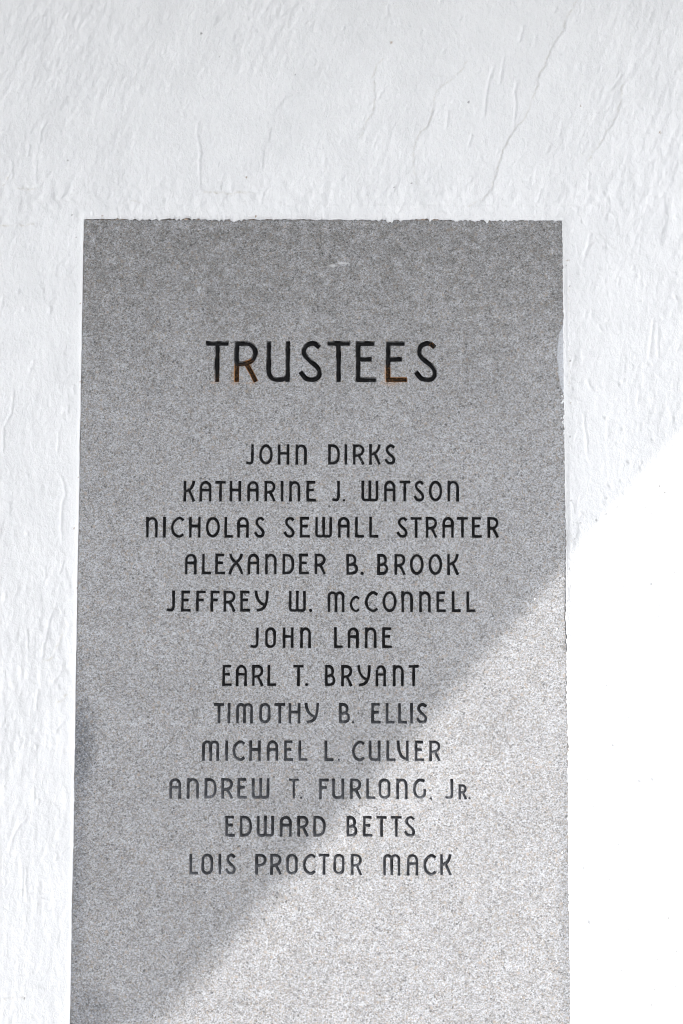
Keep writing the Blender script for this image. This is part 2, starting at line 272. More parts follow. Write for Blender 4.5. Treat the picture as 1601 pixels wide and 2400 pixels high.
class NT:
    """a small node-tree writer"""
    def __init__(self, name):
        self.m = bpy.data.materials.new(name)
        self.m.use_nodes = True
        self.t = self.m.node_tree
        self.b = self.t.nodes['Principled BSDF']
    def n(self, kind, **kw):
        nd = self.t.nodes.new(kind)
        for k, v in kw.items():
            setattr(nd, k, v)
        return nd
    def put(self, sock, v):
        if isinstance(v, bpy.types.NodeSocket):
            self.t.links.new(v, sock)
        else:
            sock.default_value = v
    def math(self, op, a, b=0.0, c=0.0):
        nd = self.n('ShaderNodeMath', operation=op)
        for i, v in enumerate((a, b, c)):
            self.put(nd.inputs[i], v)
        return nd.outputs[0]
    def noise(self, vec, scale, detail=2.0, rough=0.5, dist=0.0):
        nd = self.n('ShaderNodeTexNoise')
        self.put(nd.inputs['Vector'], vec)
        nd.inputs['Scale'].default_value = scale
        nd.inputs['Detail'].default_value = detail
        nd.inputs['Roughness'].default_value = rough
        nd.inputs['Distortion'].default_value = dist
        return nd
    def voronoi(self, vec, scale, rnd=1.0):
        nd = self.n('ShaderNodeTexVoronoi')
        self.put(nd.inputs['Vector'], vec)
        nd.inputs['Scale'].default_value = scale
        nd.inputs['Randomness'].default_value = rnd
        return nd
    def ramp(self, fac, stops, interp='LINEAR'):
        nd = self.n('ShaderNodeValToRGB')
        nd.color_ramp.interpolation = interp
        el = nd.color_ramp.elements
        while len(el) < len(stops):
            el.new(0.5)
        for e, (p, c) in zip(el, stops):
            e.position = p
            e.color = c if len(c) == 4 else (*c, 1)
        self.put(nd.inputs[0], fac)
        return nd.outputs[0]
    def mix(self, fac, a, b, blend='MIX'):
        nd = self.n('ShaderNodeMix', data_type='RGBA', blend_type=blend)
        self.put(nd.inputs[0], fac)
        self.put(nd.inputs[6], a if not isinstance(a, tuple) or len(a) == 4 else (*a, 1))
        self.put(nd.inputs[7], b if not isinstance(b, tuple) or len(b) == 4 else (*b, 1))
        return nd.outputs[2]
    def map(self, v, a, b, lo=0.0, hi=1.0, smooth=True):
        nd = self.n('ShaderNodeMapRange', interpolation_type='SMOOTHSTEP' if smooth else 'LINEAR')
        self.put(nd.inputs[0], v)
        for i, x in enumerate((a, b, lo, hi)):
            nd.inputs[1 + i].default_value = x
        return nd.outputs[0]
    def pos(self):
        return self.n('ShaderNodeNewGeometry').outputs['Position']
    def scale(self, vec, s):
        nd = self.n('ShaderNodeVectorMath', operation='MULTIPLY')
        self.put(nd.inputs[0], vec)
        nd.inputs[1].default_value = s
        return nd.outputs[0]
    def blob(self, vec, c, r, jitter=None):
        """1 inside an ellipse centred c with radii r (x, z), soft edge"""
        nd = self.n('ShaderNodeVectorMath', operation='SUBTRACT')
        self.put(nd.inputs[0], vec)
        nd.inputs[1].default_value = (c[0], 0, c[1])
        v = self.scale(nd.outputs[0], (1 / r[0], 0, 1 / r[1]))
        ln = self.n('ShaderNodeVectorMath', operation='LENGTH')
        self.put(ln.inputs[0], v)
        d = ln.outputs['Value']
        if jitter is not None:
            d = self.math('ADD', d, jitter)
        return self.map(d, 1.0, 0.25)
    def attrib(self, name):
        return self.n('ShaderNodeAttribute', attribute_name=name).outputs['Fac']
    def bump(self, h, strength, dist, normal=None):
        nd = self.n('ShaderNodeBump')
        nd.inputs['Strength'].default_value = strength
        nd.inputs['Distance'].default_value = dist
        self.put(nd.inputs['Height'], h)
        if normal is not None:
            self.put(nd.inputs['Normal'], normal)
        return nd.outputs[0]

# ------------------------------------------------------------------ materials
def granite_color(T, p):
    """speckled grey granite: quartz, feldspar, mica and tan grains of 1-4 mm"""
    wob = T.noise(p, 420.0, 2.0)
    off = T.n('ShaderNodeVectorMath', operation='MULTIPLY_ADD')
    T.put(off.inputs[0], wob.outputs['Color'])
    off.inputs[1].default_value = (0.0011,) * 3
    T.put(off.inputs[2], p)
    pw = off.outputs[0]
    g1 = T.voronoi(pw, 630.0)
    sep = T.n('ShaderNodeSeparateColor')
    T.put(sep.inputs[0], g1.outputs['Color'])
    grains = T.ramp(sep.outputs[0], [
        (0.00, (0.085, 0.085, 0.087)), (0.10, (0.150, 0.149, 0.148)), (0.26, (0.235, 0.233, 0.230)),
        (0.45, (0.320, 0.322, 0.328)), (0.65, (0.410, 0.418, 0.436)), (0.88, (0.505, 0.520, 0.550)), (1.0, (0.60, 0.615, 0.65))])
    tan = T.map(sep.outputs[1], 0.74, 0.84, 0.0, 0.75)
    grains = T.mix(tan, grains, (0.310, 0.240, 0.160))
    g2 = T.voronoi(p, 1000.0)
    sep2 = T.n('ShaderNodeSeparateColor')
    T.put(sep2.inputs[0], g2.outputs['Color'])
    fine = T.ramp(sep2.outputs[0], [(0.0, (0.09, 0.09, 0.09)), (0.25, (0.24, 0.237, 0.232)), (0.6, (0.40, 0.405, 0.42)), (1.0, (0.56, 0.57, 0.595))])
    c = T.mix(0.40, grains, fine)
    # sparse larger crystals: black mica and milky feldspar, of very different sizes
    for sc, lo, hi, colr, amt in ((170.0, 0.06, 0.30, (0.030, 0.030, 0.031), 0.55), (150.0, 0.08, 0.36, (0.58, 0.59, 0.61), 0.30), (280.0, 0.12, 0.42, (0.045, 0.043, 0.042), 0.5), (150.0, 0.06, 0.34, (0.30, 0.215, 0.13), 0.45)):
        g3 = T.voronoi(pw, sc)
        s3 = T.n('ShaderNodeSeparateColor')
        T.put(s3.inputs[0], g3.outputs['Color'])
        size = T.map(s3.outputs[2], 0.0, 1.0, lo, hi)
        m = T.math('MULTIPLY', T.math('LESS_THAN', g3.outputs['Distance'], size), T.math('GREATER_THAN', s3.outputs[0], 0.80))
        c = T.mix(T.math('MULTIPLY', m, amt), c, colr)
    # soft clouding of the stone, a few mm to a few cm
    cl = T.noise(p, 55.0, 3.0, 0.6)
    c = T.mix(1.0, c, T.ramp(cl.outputs['Fac'], [(0.3, (0.90, 0.89, 0.875)), (0.7, (1.08, 1.08, 1.09))]), 'MULTIPLY')
    cl2 = T.noise(p, 9.0, 3.0, 0.6)
    c = T.mix(1.0, c, T.ramp(cl2.outputs['Fac'], [(0.3, (0.82, 0.82, 0.825)), (0.7, (0.94, 0.94, 0.945))]), 'MULTIPLY')
    return c, sep.outputs[0], sep2.outputs[0]

def make_granite():
    T = NT("granite")
    p = T.pos()
    c, r1, r2 = granite_color(T, p)
    jit = T.math('MULTIPLY_ADD', T.noise(p, 120.0, 3.0, 0.65).outputs['Fac'], 1.1, -0.55)
    # oily smudges at the left edge
    st = T.math('MAXIMUM', T.blob(p, (-0.3395, 1.450), (0.036, 0.105), jit), T.math('MULTIPLY', T.blob(p, (-0.325, 1.090), (0.060, 0.055), jit), 0.62))
    st = T.math('MAXIMUM', st, T.math('MULTIPLY', T.blob(p, (-0.3405, 1.33), (0.022, 0.34), jit), 0.6))
    st = T.math('MAXIMUM', st, T.math('MULTIPLY', T.blob(p, (0.3425, 1.22), (0.020, 0.36), jit), 0.32))  # darker strip along the right-hand edge
    st = T.math('MULTIPLY', st, T.map(T.noise(p, 330.0, 2.0).outputs['Fac'], 0.3, 0.62, 0.25, 1.0))
    c = T.mix(T.math('MULTIPLY', st, 0.84), c, T.mix(1.0, c, (0.30, 0.33, 0.38), 'MULTIPLY'))
    # ragged brown staining, plus upper-slab shade painted in as height-graded darkening
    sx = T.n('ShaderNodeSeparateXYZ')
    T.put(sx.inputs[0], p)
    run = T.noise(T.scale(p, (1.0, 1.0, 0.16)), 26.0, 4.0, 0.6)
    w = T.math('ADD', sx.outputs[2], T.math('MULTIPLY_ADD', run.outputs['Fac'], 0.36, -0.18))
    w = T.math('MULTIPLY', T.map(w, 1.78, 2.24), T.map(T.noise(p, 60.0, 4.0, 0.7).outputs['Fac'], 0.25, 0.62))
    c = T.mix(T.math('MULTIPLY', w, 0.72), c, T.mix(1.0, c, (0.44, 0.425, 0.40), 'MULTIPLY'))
    # rust that has bled out of three heading letters
    ru = T.blob(p, (-0.1262, 1.974), (0.0055, 0.013), T.math('MULTIPLY', jit, 0.8))
    for q, r in (((-0.1255, 1.9635), (0.011, 0.004)), ((0.0965, 1.9640), (0.021, 0.006)), ((0.0885, 1.977), (0.0035, 0.015)), ((-0.155, 1.9640), (0.008, 0.003)), ((-0.1005, 1.9635), (0.009, 0.003)), ((-0.1045, 1.993), (0.004, 0.006))):
        ru = T.math('MAXIMUM', ru, T.blob(p, q, r, T.math('MULTIPLY', jit, 0.8)))
    c = T.mix(T.math('MULTIPLY', ru, 0.45), c, T.mix(1.0, c, (1.20, 0.76, 0.45), 'MULTIPLY'))
    # pale scuff near the top
    sc = T.math('MAXIMUM', T.blob(p, (0.014, 2.1335), (0.009, 0.003), jit), T.blob(p, (0.028, 2.1372), (0.016, 0.0020), jit))
    c = T.mix(T.math('MULTIPLY', sc, 0.6), c, (0.56, 0.56, 0.57))
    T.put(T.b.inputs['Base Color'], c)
    T.put(T.b.inputs['Roughness'], T.map(r1, 0.0, 1.0, 0.62, 0.42))
    T.b.inputs['Specular IOR Level'].default_value = 0.5
    h = T.math('ADD', T.math('MULTIPLY', r2, 0.6), T.noise(p, 900.0, 2.0).outputs['Fac'])
    T.put(T.b.inputs['Normal'], T.bump(h, 0.16, 0.0006))
    return T.m

def make_letter_paint():
    T = NT("letter_paint")
    p = T.pos()
    n1 = T.noise(p, 260.0, 4.0, 0.65)
    n2 = T.noise(p, 70.0, 2.0)
    c = T.ramp(n1.outputs['Fac'], [(0.32, (0.004, 0.004, 0.0045)), (0.58, (0.009, 0.0093, 0.010)), (0.80, (0.040, 0.041, 0.045))])
    fade = T.attrib('fade')  # paint fading plus painted-in lip shade
    fd = T.math('MULTIPLY', fade, T.map(n2.outputs['Fac'], 0.30, 0.66, 0.55, 1.15))
    c = T.mix(fd, c, T.ramp(n1.outputs['Fac'], [(0.30, (0.065, 0.067, 0.074)), (0.55, (0.120, 0.124, 0.136)), (0.75, (0.20, 0.206, 0.222))]))
    rim = T.attrib('rim')
    g, r1, r2 = granite_color(T, p)
    wear = T.math('MULTIPLY', T.map(rim, 0.30, 0.85), T.map(n2.outputs['Fac'], 0.38, 0.62))
    wear = T.math('MAXIMUM', wear, T.math('MULTIPLY', T.map(n1.outputs['Fac'], 0.66, 0.74), T.map(n2.outputs['Fac'], 0.5, 0.7)))
    c = T.mix(T.math('MULTIPLY', wear, 0.85), c, g)
    rust = T.attrib('rust')
    rn = T.math('MULTIPLY_ADD', T.noise(p, 330.0, 4.0, 0.7).outputs['Fac'], 1.6, -0.8)
    rr = T.map(T.math('ADD', rust, T.math('MULTIPLY', rn, 0.40)), 0.18, 0.65)
    rc = T.ramp(T.noise(p, 400.0, 3.0, 0.6).outputs['Fac'], [(0.42, (0.012, 0.008, 0.005)), (0.56, (0.055, 0.027, 0.011)), (0.74, (0.32, 0.155, 0.06))])
    rc = T.mix(T.map(rim, 0.50, 0.9, 0.0, 0.9), rc, (0.42, 0.22, 0.10))
    c = T.mix(rr, c, rc)
    T.put(T.b.inputs['Base Color'], c)
    T.b.inputs['Roughness'].default_value = 0.62
    T.b.inputs['Specular IOR Level'].default_value = 0.14
    T.put(T.b.inputs['Normal'], T.bump(T.noise(p, 500.0, 3.0, 0.6).outputs['Fac'], 0.6, 0.0008))
    return T.m

def make_stucco():
    T = NT("white_stucco_paint")
    p = T.pos()
    n = T.noise(p, 14.0, 4.0, 0.6)
    c = T.ramp(n.outputs['Fac'], [(0.3, (0.765, 0.768, 0.775)), (0.7, (0.825, 0.826, 0.832))])
    grime = T.attrib('grime')
    gj = T.math('MULTIPLY', grime, T.map(T.noise(p, 160.0, 3.0, 0.6).outputs['Fac'], 0.35, 0.6))
    c = T.mix(gj, c, (0.50, 0.45, 0.34))
    speck = T.attrib('speck')
    c = T.mix(speck, c, (0.06, 0.055, 0.05))
    rusty = T.attrib('rusty')
    c = T.mix(rusty, c, (0.25, 0.14, 0.05))
    T.put(T.b.inputs['Base Color'], c)
    T.b.inputs['Roughness'].default_value = 0.55
    T.b.inputs['Specular IOR Level'].default_value = 0.4
    nz = T.noise(T.scale(p, (1.0, 1.0, 0.6)), 170.0, 6.0, 0.64, 0.4)
    n3 = T.noise(p, 620.0, 2.0, 0.6)
    h = T.math('ADD', nz.outputs['Fac'], T.math('MULTIPLY', n3.outputs['Fac'], 0.25))
    T.put(T.b.inputs['Normal'], T.bump(h, 1.0, 0.0021))
    return T.m

def make_plain(name, rgb, rough, scale=40.0, vary=0.25, bump=0.0, dist=0.001):
    T = NT(name)
    p = T.pos()
    n = T.noise(p, scale, 5.0, 0.65)
    lo = tuple(v * (1 - vary) for v in rgb)
    hi = tuple(min(0.95, v * (1 + vary)) for v in rgb)
    T.put(T.b.inputs['Base Color'], T.ramp(n.outputs['Fac'], [(0.3, lo), (0.7, hi)]))
    T.b.inputs['Roughness'].default_value = rough
    if bump:
        T.put(T.b.inputs['Normal'], T.bump(n.outputs['Fac'], bump, dist))
    return T.m

def make_smear():
    T = NT("smeared_white_paint")
    p = T.pos()
    c, r1, r2 = granite_color(T, p)
    st = T.noise(T.scale(p, (1.0, 1.0, 3.0)), 300.0, 3.0, 0.6)
    f = T.map(st.outputs['Fac'], 0.30, 0.62, 0.30, 0.80)
    c = T.mix(f, c, (0.58, 0.60, 0.645))
    T.put(T.b.inputs['Base Color'], c)
    T.b.inputs['Roughness'].default_value = 0.6
    T.put(T.b.inputs['Normal'], T.bump(T.math('ADD', r2, st.outputs['Fac']), 0.5, 0.0006))
    return T.m

def make_mortar():
    T = NT("old_mortar")
    p = T.pos()
    n = T.noise(p, 170.0, 4.0, 0.6)
    n2 = T.noise(T.scale(p, (1.0, 1.0, 1.0)), 60.0, 2.0)
    c = T.ramp(n2.outputs['Fac'], [(0.36, (0.085, 0.075, 0.070)), (0.47, (0.20, 0.165, 0.14)), (0.54, (0.62, 0.49, 0.39)), (0.75, (0.74, 0.68, 0.62))])
    c = T.mix(1.0, c, T.ramp(n.outputs['Fac'], [(0.35, (0.6, 0.6, 0.6)), (0.65, (1.1, 1.1, 1.1))]), 'MULTIPLY')
    T.put(T.b.inputs['Base Color'], c)
    T.b.inputs['Roughness'].default_value = 0.9
    T.put(T.b.inputs['Normal'], T.bump(n.outputs['Fac'], 0.8, 0.001))
    return T.m

GRANITE = make_granite()
PAINT = make_letter_paint()
STUCCO = make_stucco()
SMEAR_M = make_smear()
MORTAR = make_mortar()
DRIP_M = make_plain("dried_white_paint", (0.78, 0.785, 0.80), 0.5, 300.0, 0.06)
SHADE_ROOF_M = make_plain("shade_roof_dark", (0.20, 0.19, 0.18), 0.7, 6.0, 0.08)  # dark underside, so the unseen roof dims the top of the wall
SIDE_M = make_plain("side_blocker_grey", (0.16, 0.155, 0.15), 0.9, 9.0, 0.35, 0.6, 0.02)
GROUND_M = make_plain("pale_concrete", (0.24, 0.24, 0.245), 0.9, 3.0, 0.15, 0.4, 0.01)

# ------------------------------------------------------------------ ground, unseen roof, and a side wall added to block sky
def sheet(x0, x1, y0, y1, z):
    return [(x0, y0, z), (x1, y0, z), (x1, y1, z), (x0, y1, z)], [(0, 1, 2, 3)]

v, f = sheet(-200, 200, -200, 60, 0.0)
ground = mesh_obj("ground", v, f, GROUND_M)
ground['kind'] = 'structure'

def box(x0, x1, y0, y1, z0, z1):
    v = [(x, y, z) for z in (z0, z1) for y in (y0, y1) for x in (x0, x1)]
    f = [(0, 2, 3, 1), (4, 5, 7, 6), (0, 1, 5, 4), (2, 6, 7, 3), (0, 4, 6, 2), (1, 3, 7, 5)]
    return v, f

WALL_TOP = 3.3
def shade_roof():
    # unseen roof, tilted and placed so its slanting right-hand end throws the shadow
    (wx, wz), (fx, fz), d = SHADE_ROOF_WALL, SHADE_ROOF_FRONT, 1.8
    k = 0.14 / d
    v = [(-4.2, 0.14, wz - k * (fz - wz)), (wx - k * (fx - wx), 0.14, wz - k * (fz - wz)), (fx, -d, fz), (-4.2, -d, fz)]
    v += [(x, y, z + 0.15) for x, y, z in v]
    f = [(0, 3, 2, 1), (4, 5, 6, 7), (0, 1, 5, 4), (1, 2, 6, 5), (2, 3, 7, 6), (3, 0, 4, 7)]
    o = mesh_obj("unseen_roof", v, [q[::-1] for q in f], SHADE_ROOF_M)
    o['kind'] = 'structure'
    return o
SHADE_ROOF_WALL = (1.326, 2.803)              # x of the end and height where the unseen roof leaves the wall
SHADE_ROOF_FRONT = (1.7874, 3.3184)           # the same at its front edge
shade_roof()
v, f = box(-1.95, -1.70, -1.7, 0.05, 0.0, WALL_TOP - 0.72)
side = mesh_obj("added_side_wall", v, f, SIDE_M)  # unseen wall added to block sky on the left and shade the relief
side['kind'] = 'structure'

# ------------------------------------------------------------------ the stucco wall: real relief in the mesh
TW, TT, TB = 0.34288, 2.2000, 0.90        # half width, top and bottom of the opening for the tablet
def axis(lo, hi, a, b, step, stops):
    """uniform between a and b, growing outwards to lo and hi; passes exactly through the stops"""
    pts = sorted([a, b] + stops)
    out = []
    for s, e in zip(pts[:-1], pts[1:]):
        n = max(1, int(round((e - s) / step)))
        out += list(s + (e - s) * np.arange(n) / n)
    out.append(b)
    d, x = step, a
    left = []
    while x > lo:
        d = min(d * 1.22, 0.25)
        x -= d
        left.append(max(x, lo))
    d, x = step, b
    right = []
    while x < hi:
        d = min(d * 1.22, 0.25)
        x += d
        right.append(min(x, hi))
    return np.array(left[::-1] + out + right)

STEP = 0.0015
XA, XB, ZA, ZB = -0.80, 0.86, 0.86, 2.80
gx = axis(-4.2, 4.2, XA, XB, STEP, [-TW, TW])
gz = axis(0.0, WALL_TOP, ZA, ZB, STEP, [TB, TT])
# the last rows below the roof must not overshoot it
gz = gz[gz <= WALL_TOP]

# relief drawn on a regular raster, then read at the mesh's points
RS = 0.0012
rx = np.arange(XA, XB + RS, RS)
rz = np.arange(ZA, ZB + RS, RS)
NX, NZ = len(rx), len(rz)
def field(la, lb, ang, seed, lo=0.0):
    """Gaussian noise, correlation la across and lb along a direction leaning ang degrees right of vertical"""
    r = np.random.default_rng(seed)
    w = r.standard_normal((NZ, NX))
    kz = np.fft.fftfreq(NZ, RS)[:, None] * 2 * np.pi
    kx = np.fft.fftfreq(NX, RS)[None, :] * 2 * np.pi
    a = math.radians(ang)
    ka = kx * math.cos(a) - kz * math.sin(a)
    kb = kx * math.sin(a) + kz * math.cos(a)
    H = np.exp(-0.5 * ((ka * la) ** 2 + (kb * lb) ** 2))
    if lo:
        H = H * (1 - np.exp(-0.5 * ((ka * lo) ** 2 + (kb * lo) ** 2)))
    o = np.fft.ifft2(np.fft.fft2(w) * H).real
    return o / o.std()
RX, RZ = np.meshgrid(rx, rz)
lean = np.clip((RZ - 1.9) / 0.35, 0, 1)                       # trowelled slanting at the top, upright lower down
h = 0.0014 * field(0.10, 0.14, 10, 1)
h += 0.0006 * field(0.022, 0.035, 15, 2, 0.08)
streak = lean * field(0.0026, 0.0085, 20, 3, 0.03) + (1 - lean) * field(0.0026, 0.0085, 4, 4, 0.03)
rough = np.clip(0.55 + 0.45 * field(0.07, 0.09, 12, 5), 0.08, 1.5)
rough *= np.where(RX > 0.2, 0.58, 1.0) * (0.8 + 0.2 * lean)
h += 0.00050 * streak * rough
h += 0.00022 * field(0.0014, 0.0024, 15, 6, 0.01) * np.clip(rough, 0.4, 1.2)
blob = np.clip(field(0.004, 0.008, 18, 7, 0.04) - 1.25, 0, 2.0)
h += 0.0012 * blob * rough
# rougher bands of patching round the top of the tablet
band = np.exp(-((RZ - (TT + 0.035)) / 0.028) ** 2) * (np.abs(RX) < TW + 0.14) + 0.9 * np.exp(-((RZ - 2.21) / 0.03) ** 2) * (RX < -TW)
h += 0.0006 * band * np.clip(field(0.0035, 0.0045, 0, 8, 0.02), -0.5, 2.2)
grime = np.zeros_like(h)

def seg_local(pts, pad):
    P = np.array(pts)
    i0, i1 = np.searchsorted(rx, [P[:, 0].min() - pad, P[:, 0].max() + pad])
    j0, j1 = np.searchsorted(rz, [P[:, 1].min() - pad, P[:, 1].max() + pad])
    if i1 - i0 < 2 or j1 - j0 < 2:
        return None
    X, Z = RX[j0:j1, i0:i1], RZ[j0:j1, i0:i1]
    best = np.full(X.shape, 1e9)
    side = np.zeros(X.shape)
    tpar = np.zeros(X.shape)
    L = np.hypot(*np.diff(P, axis=0).T)
    cum = np.concatenate([[0], np.cumsum(L)])
    for k in range(len(P) - 1):
        a, b = P[k], P[k + 1]
        d = b - a
        t = ((X - a[0]) * d[0] + (Z - a[1]) * d[1]) / max(d @ d, 1e-12)
        tc = np.clip(t, 0, 1)
        ex, ez = X - a[0] - tc * d[0], Z - a[1] - tc * d[1]
        dist = np.hypot(ex, ez)
        m = dist < best
        best[m] = dist[m]
        side[m] = -np.sign(ex * d[1] - ez * d[0])[m]          # + on the left of the direction of travel
        tpar[m] = ((cum[k] + tc * L[k]) / cum[-1])[m]
    return (slice(j0, j1), slice(i0, i1)), best, side, tpar

def mark(kind, pts, amp, width=0.0014):
    r = seg_local(pts, 0.04)
    if r is None:
        return
    sl, d, side, t = r
    fade = np.clip(np.minimum(t, 1 - t) / 0.12, 0, 1) ** 0.7
    gap = 0.35 + 0.65 * np.clip(0.5 + 0.8 * np.sin(t * 19 + pts[0][0] * 700) * np.sin(t * 7.3 + pts[0][1] * 300), 0, 1)
    if kind == 's':
        sd = d * side * (1 if amp > 0 else -1)
        up = 0.5 + 0.5 * np.tanh(sd / (0.0009))
        h[sl] += abs(amp) * 0.0016 * fade * gap * (up * np.exp(-np.clip(sd, 0, 1) / 0.012) - 0.45 * np.exp(-(d / 0.0012) ** 2))
    elif kind == 'r':
        h[sl] -= amp * 0.0023 * fade * np.exp(-(d / (width * 1.15)) ** 2)
    else:
        h[sl] += amp * 0.0012 * fade * (np.exp(-np.clip(d, 0, 1) / 0.008) * (0.5 + 0.5 * np.tanh(side * d / 0.0008)) - 1.1 * np.exp(-(d / 0.0011) ** 2))
        grime[sl] = np.maximum(grime[sl], 0.5 * fade * gap * np.exp(-(d / 0.0012) ** 2))

def roughen(pts, n=3, amp=0.0011):
    P = [np.array(p) for p in pts]
    r = np.random.default_rng(int(abs(P[0][0] * 1e5)) % 99991)
    for _ in range(n):
        Q = [P[0]]
        for a, b in zip(P[:-1], P[1:]):
            L = np.hypot(*(b - a))
            if L > 0.004:
                Q.append((a + b) / 2 + r.normal(0, min(amp, 0.12 * L), 2))
            Q.append(b)
        P = Q
        amp *= 0.6
    return P

for kind, pts, amp in MARKS:
    pts = [(x / 1000, 1 + z / 1000) for x, z in pts]
    mark(kind, roughen(pts) if kind != 'r' else roughen(pts, 2, 0.0004), amp)
for kind, pts, amp in MARKS:                                   # the grime that has settled in the longest cracks
    if kind == 's' and len(pts) >= 9:
        r = seg_local(roughen([(x / 1000, 1 + z / 1000) for x, z in pts]), 0.01)
        if r:
            grime[r[0]] = np.maximum(grime[r[0]], 0.30 * np.exp(-(r[1] / 0.0010) ** 2))

# hundreds of small trowel strokes and lumps
SR = np.random.default_rng(5)
for k in range(1500):
    x, z = SR.uniform(XA, XB), SR.uniform(ZA, ZB)
    if abs(x) < TW and TB < z < TT:
        continue
    top = np.clip((z - 1.9) / 0.35, 0, 1)
    a = math.radians(SR.normal(4 + 16 * top, 10))
    L = float(np.clip(SR.lognormal(-4.55, 0.55), 0.004, 0.045))
    p0 = np.array((x - math.sin(a) * L / 2, z - math.cos(a) * L / 2))
    p1 = np.array((x + math.sin(a) * L / 2, z + math.cos(a) * L / 2))
    mid = (p0 + p1) / 2 + SR.normal(0, 0.05 * L, 2)
    u = SR.random()
    if u < 0.55:
        mark('r', [p0, mid, p1], SR.uniform(0.18, 0.7), SR.uniform(0.0011, 0.0020))
    elif u < 0.9:
        mark('s', roughen([p0, mid, p1], 2, 0.0006), SR.choice([-1, 1]) * SR.uniform(0.2, 0.6))
    else:
        mark('r', [p0, mid, p1], -SR.uniform(0.2, 0.5), 0.0012)

# hard little lumps and pits right of the tablet, which catch the sun
for k in range(280):
    x, z = SR.uniform(TW + 0.015, XB), SR.uniform(0.95, 2.2)
    r = SR.uniform(0.0010, 0.0022)
    i, j = int((x - XA) / RS), int((z - ZA) / RS)
    w = 4
    if w <= i < NX - w and w <= j < NZ - w:
        sl = (slice(j - w, j + w + 1), slice(i - w, i + w + 1))
        q = ((RX[sl] - x) * 1.3 + (RZ[sl] - z) * 0.4) ** 2 + ((RZ[sl] - z) * 0.75) ** 2
        h[sl] += SR.choice([-1, 1, 1]) * SR.uniform(0.5, 1.5) * 0.0021 * np.exp(-q / r ** 2)

def sample(F, x, z):
    """bilinear reading of a raster; the border value fades to nothing outside"""
    u = np.clip((x - XA) / RS, 0, NX - 1.001)
    w = np.clip((z - ZA) / RS, 0, NZ - 1.001)
    i, j = u.astype(int), w.astype(int)
    fu, fw = u - i, w - j
    v = F[j, i] * (1 - fu) * (1 - fw) + F[j, i + 1] * fu * (1 - fw) + F[j + 1, i] * (1 - fu) * fw + F[j + 1, i + 1] * fu * fw
    out = np.maximum(np.maximum(XA - x, x - XB), np.maximum(ZA - z, z - ZB))
    return v * np.exp(-np.clip(out, 0, None) / 0.15)

def jag(seed, n, sp, base, rough_amp):
    r = np.random.default_rng(seed)
    s = r.standard_normal(n)
    def sm(k):
        kk = np.exp(-0.5 * (np.arange(-3 * k, 3 * k + 1) / k) ** 2)
        o = np.convolve(np.pad(s, len(kk) // 2, 'wrap'), kk / kk.sum(), 'valid')[:n]
        return o / o.std()
    return base, sm
def jitter_1d(c, seed, small, wide):
    """ragged edge: mm wobble at two scales, read at coordinates c"""
    t = np.arange(-5, 5, 0.001)
    base, sm = jag(seed, len(t), 0.001, 0, 0)
    w = small * sm(1) * np.clip(0.35 + 0.65 * np.abs(sm(14)), 0, 1.6) + wide * sm(25)
    return np.interp(c, t, w)

GX, GZ = np.meshgrid(gx, gz)
n0 = GX.size
X, Z = GX.copy(), GZ.copy()
fall = lambda d: np.exp(-(d / 0.004) ** 2)
# left edge crisp, right edge broken, top edge hanging in small drips
inz = (GZ < TT + 0.004) & (GZ > TB - 0.004)
X += np.where(inz, (-0.0002 + jitter_1d(GZ, 21, 0.00016, 0.00022)) * fall(GX + TW), 0)
X += np.where(inz, (-0.0004 + jitter_1d(GZ, 22, 0.00042, 0.00018)) * fall(GX - TW), 0)
inx = (np.abs(GX) < TW + 0.004)
tj = jitter_1d(GX, 23, 0.00095, 0.0004)
tj = np.where(tj < 0, tj * 1.5, tj * 0.7) * np.where(GX < -0.30, 0.25, 1.0) * np.where(GX > 0.27, 0.5, 1.0)
Z += np.where(inx, (0.0002 + tj) * fall(GZ - TT), 0)
# rounded corner at the upper right of the opening
cr = 0.004
ddx, ddz = np.clip(GX - (TW - 0.006), 0, 0.012), np.clip(GZ - (TT - 0.006), 0, 0.012)
H = sample(h, X, Z)
G = sample(grime, X, Z)
# distance to the opening, for the thinning plaster edge
dx = np.maximum(np.abs(GX) - TW, 0)
dz = np.maximum(np.maximum(GZ - TT, TB - GZ), 0)
dist = np.hypot(dx, dz)
PROUD = 0.0030
edge = np.exp(-dist / 0.0022)
low = np.where((GX > 0) & (GZ < TT + 0.02), 0.78 * np.exp(-dist / 0.014), 0)      # the plaster thins out towards the right-hand joint
Y = -(PROUD * (1 - low) + H * (1 - 0.75 * np.exp(-dist / 0.005))) + 0.0021 * edge * (1 - 0.9 * low / 0.78)
Y = np.minimum(Y, -0.00025)
# a raised paint lip a few mm outside the right and upper right edge
lip = np.exp(-((dx - 0.0062) / 0.0011) ** 2) * (GX > 0) * (GZ < TT + 0.003) * (GZ > TB) * np.clip(0.4 + jitter_1d(GZ, 31, 0.3, 0.5), 0, 1)
Y -= 0.0006 * lip
G = np.maximum(G, 0.35 * np.exp(-((dx - 0.0072) / 0.0008) ** 2) * (GX > 0) * (GZ < TT) * (jitter_1d(GZ, 32, 0.5, 0.9) > 0.25) * (dz == 0))
SP = np.zeros_like(X)
RU = np.zeros_like(X)
for sx, sz, r, c in SPECKS:
    d = np.hypot((X - sx / 1000), (Z - 1 - sz / 1000) * 0.85) / (r * 0.62 / 1000) * (1 + 0.35 * np.sin(3 * np.arctan2(Z - 1 - sz / 1000, X - sx / 1000) + sx))
    if c:
        RU = np.maximum(RU, np.clip(1.5 - d, 0, 1) * 0.9)
    else:
        SP = np.maximum(SP, np.clip(1.5 - d, 0, 1) * 0.9)
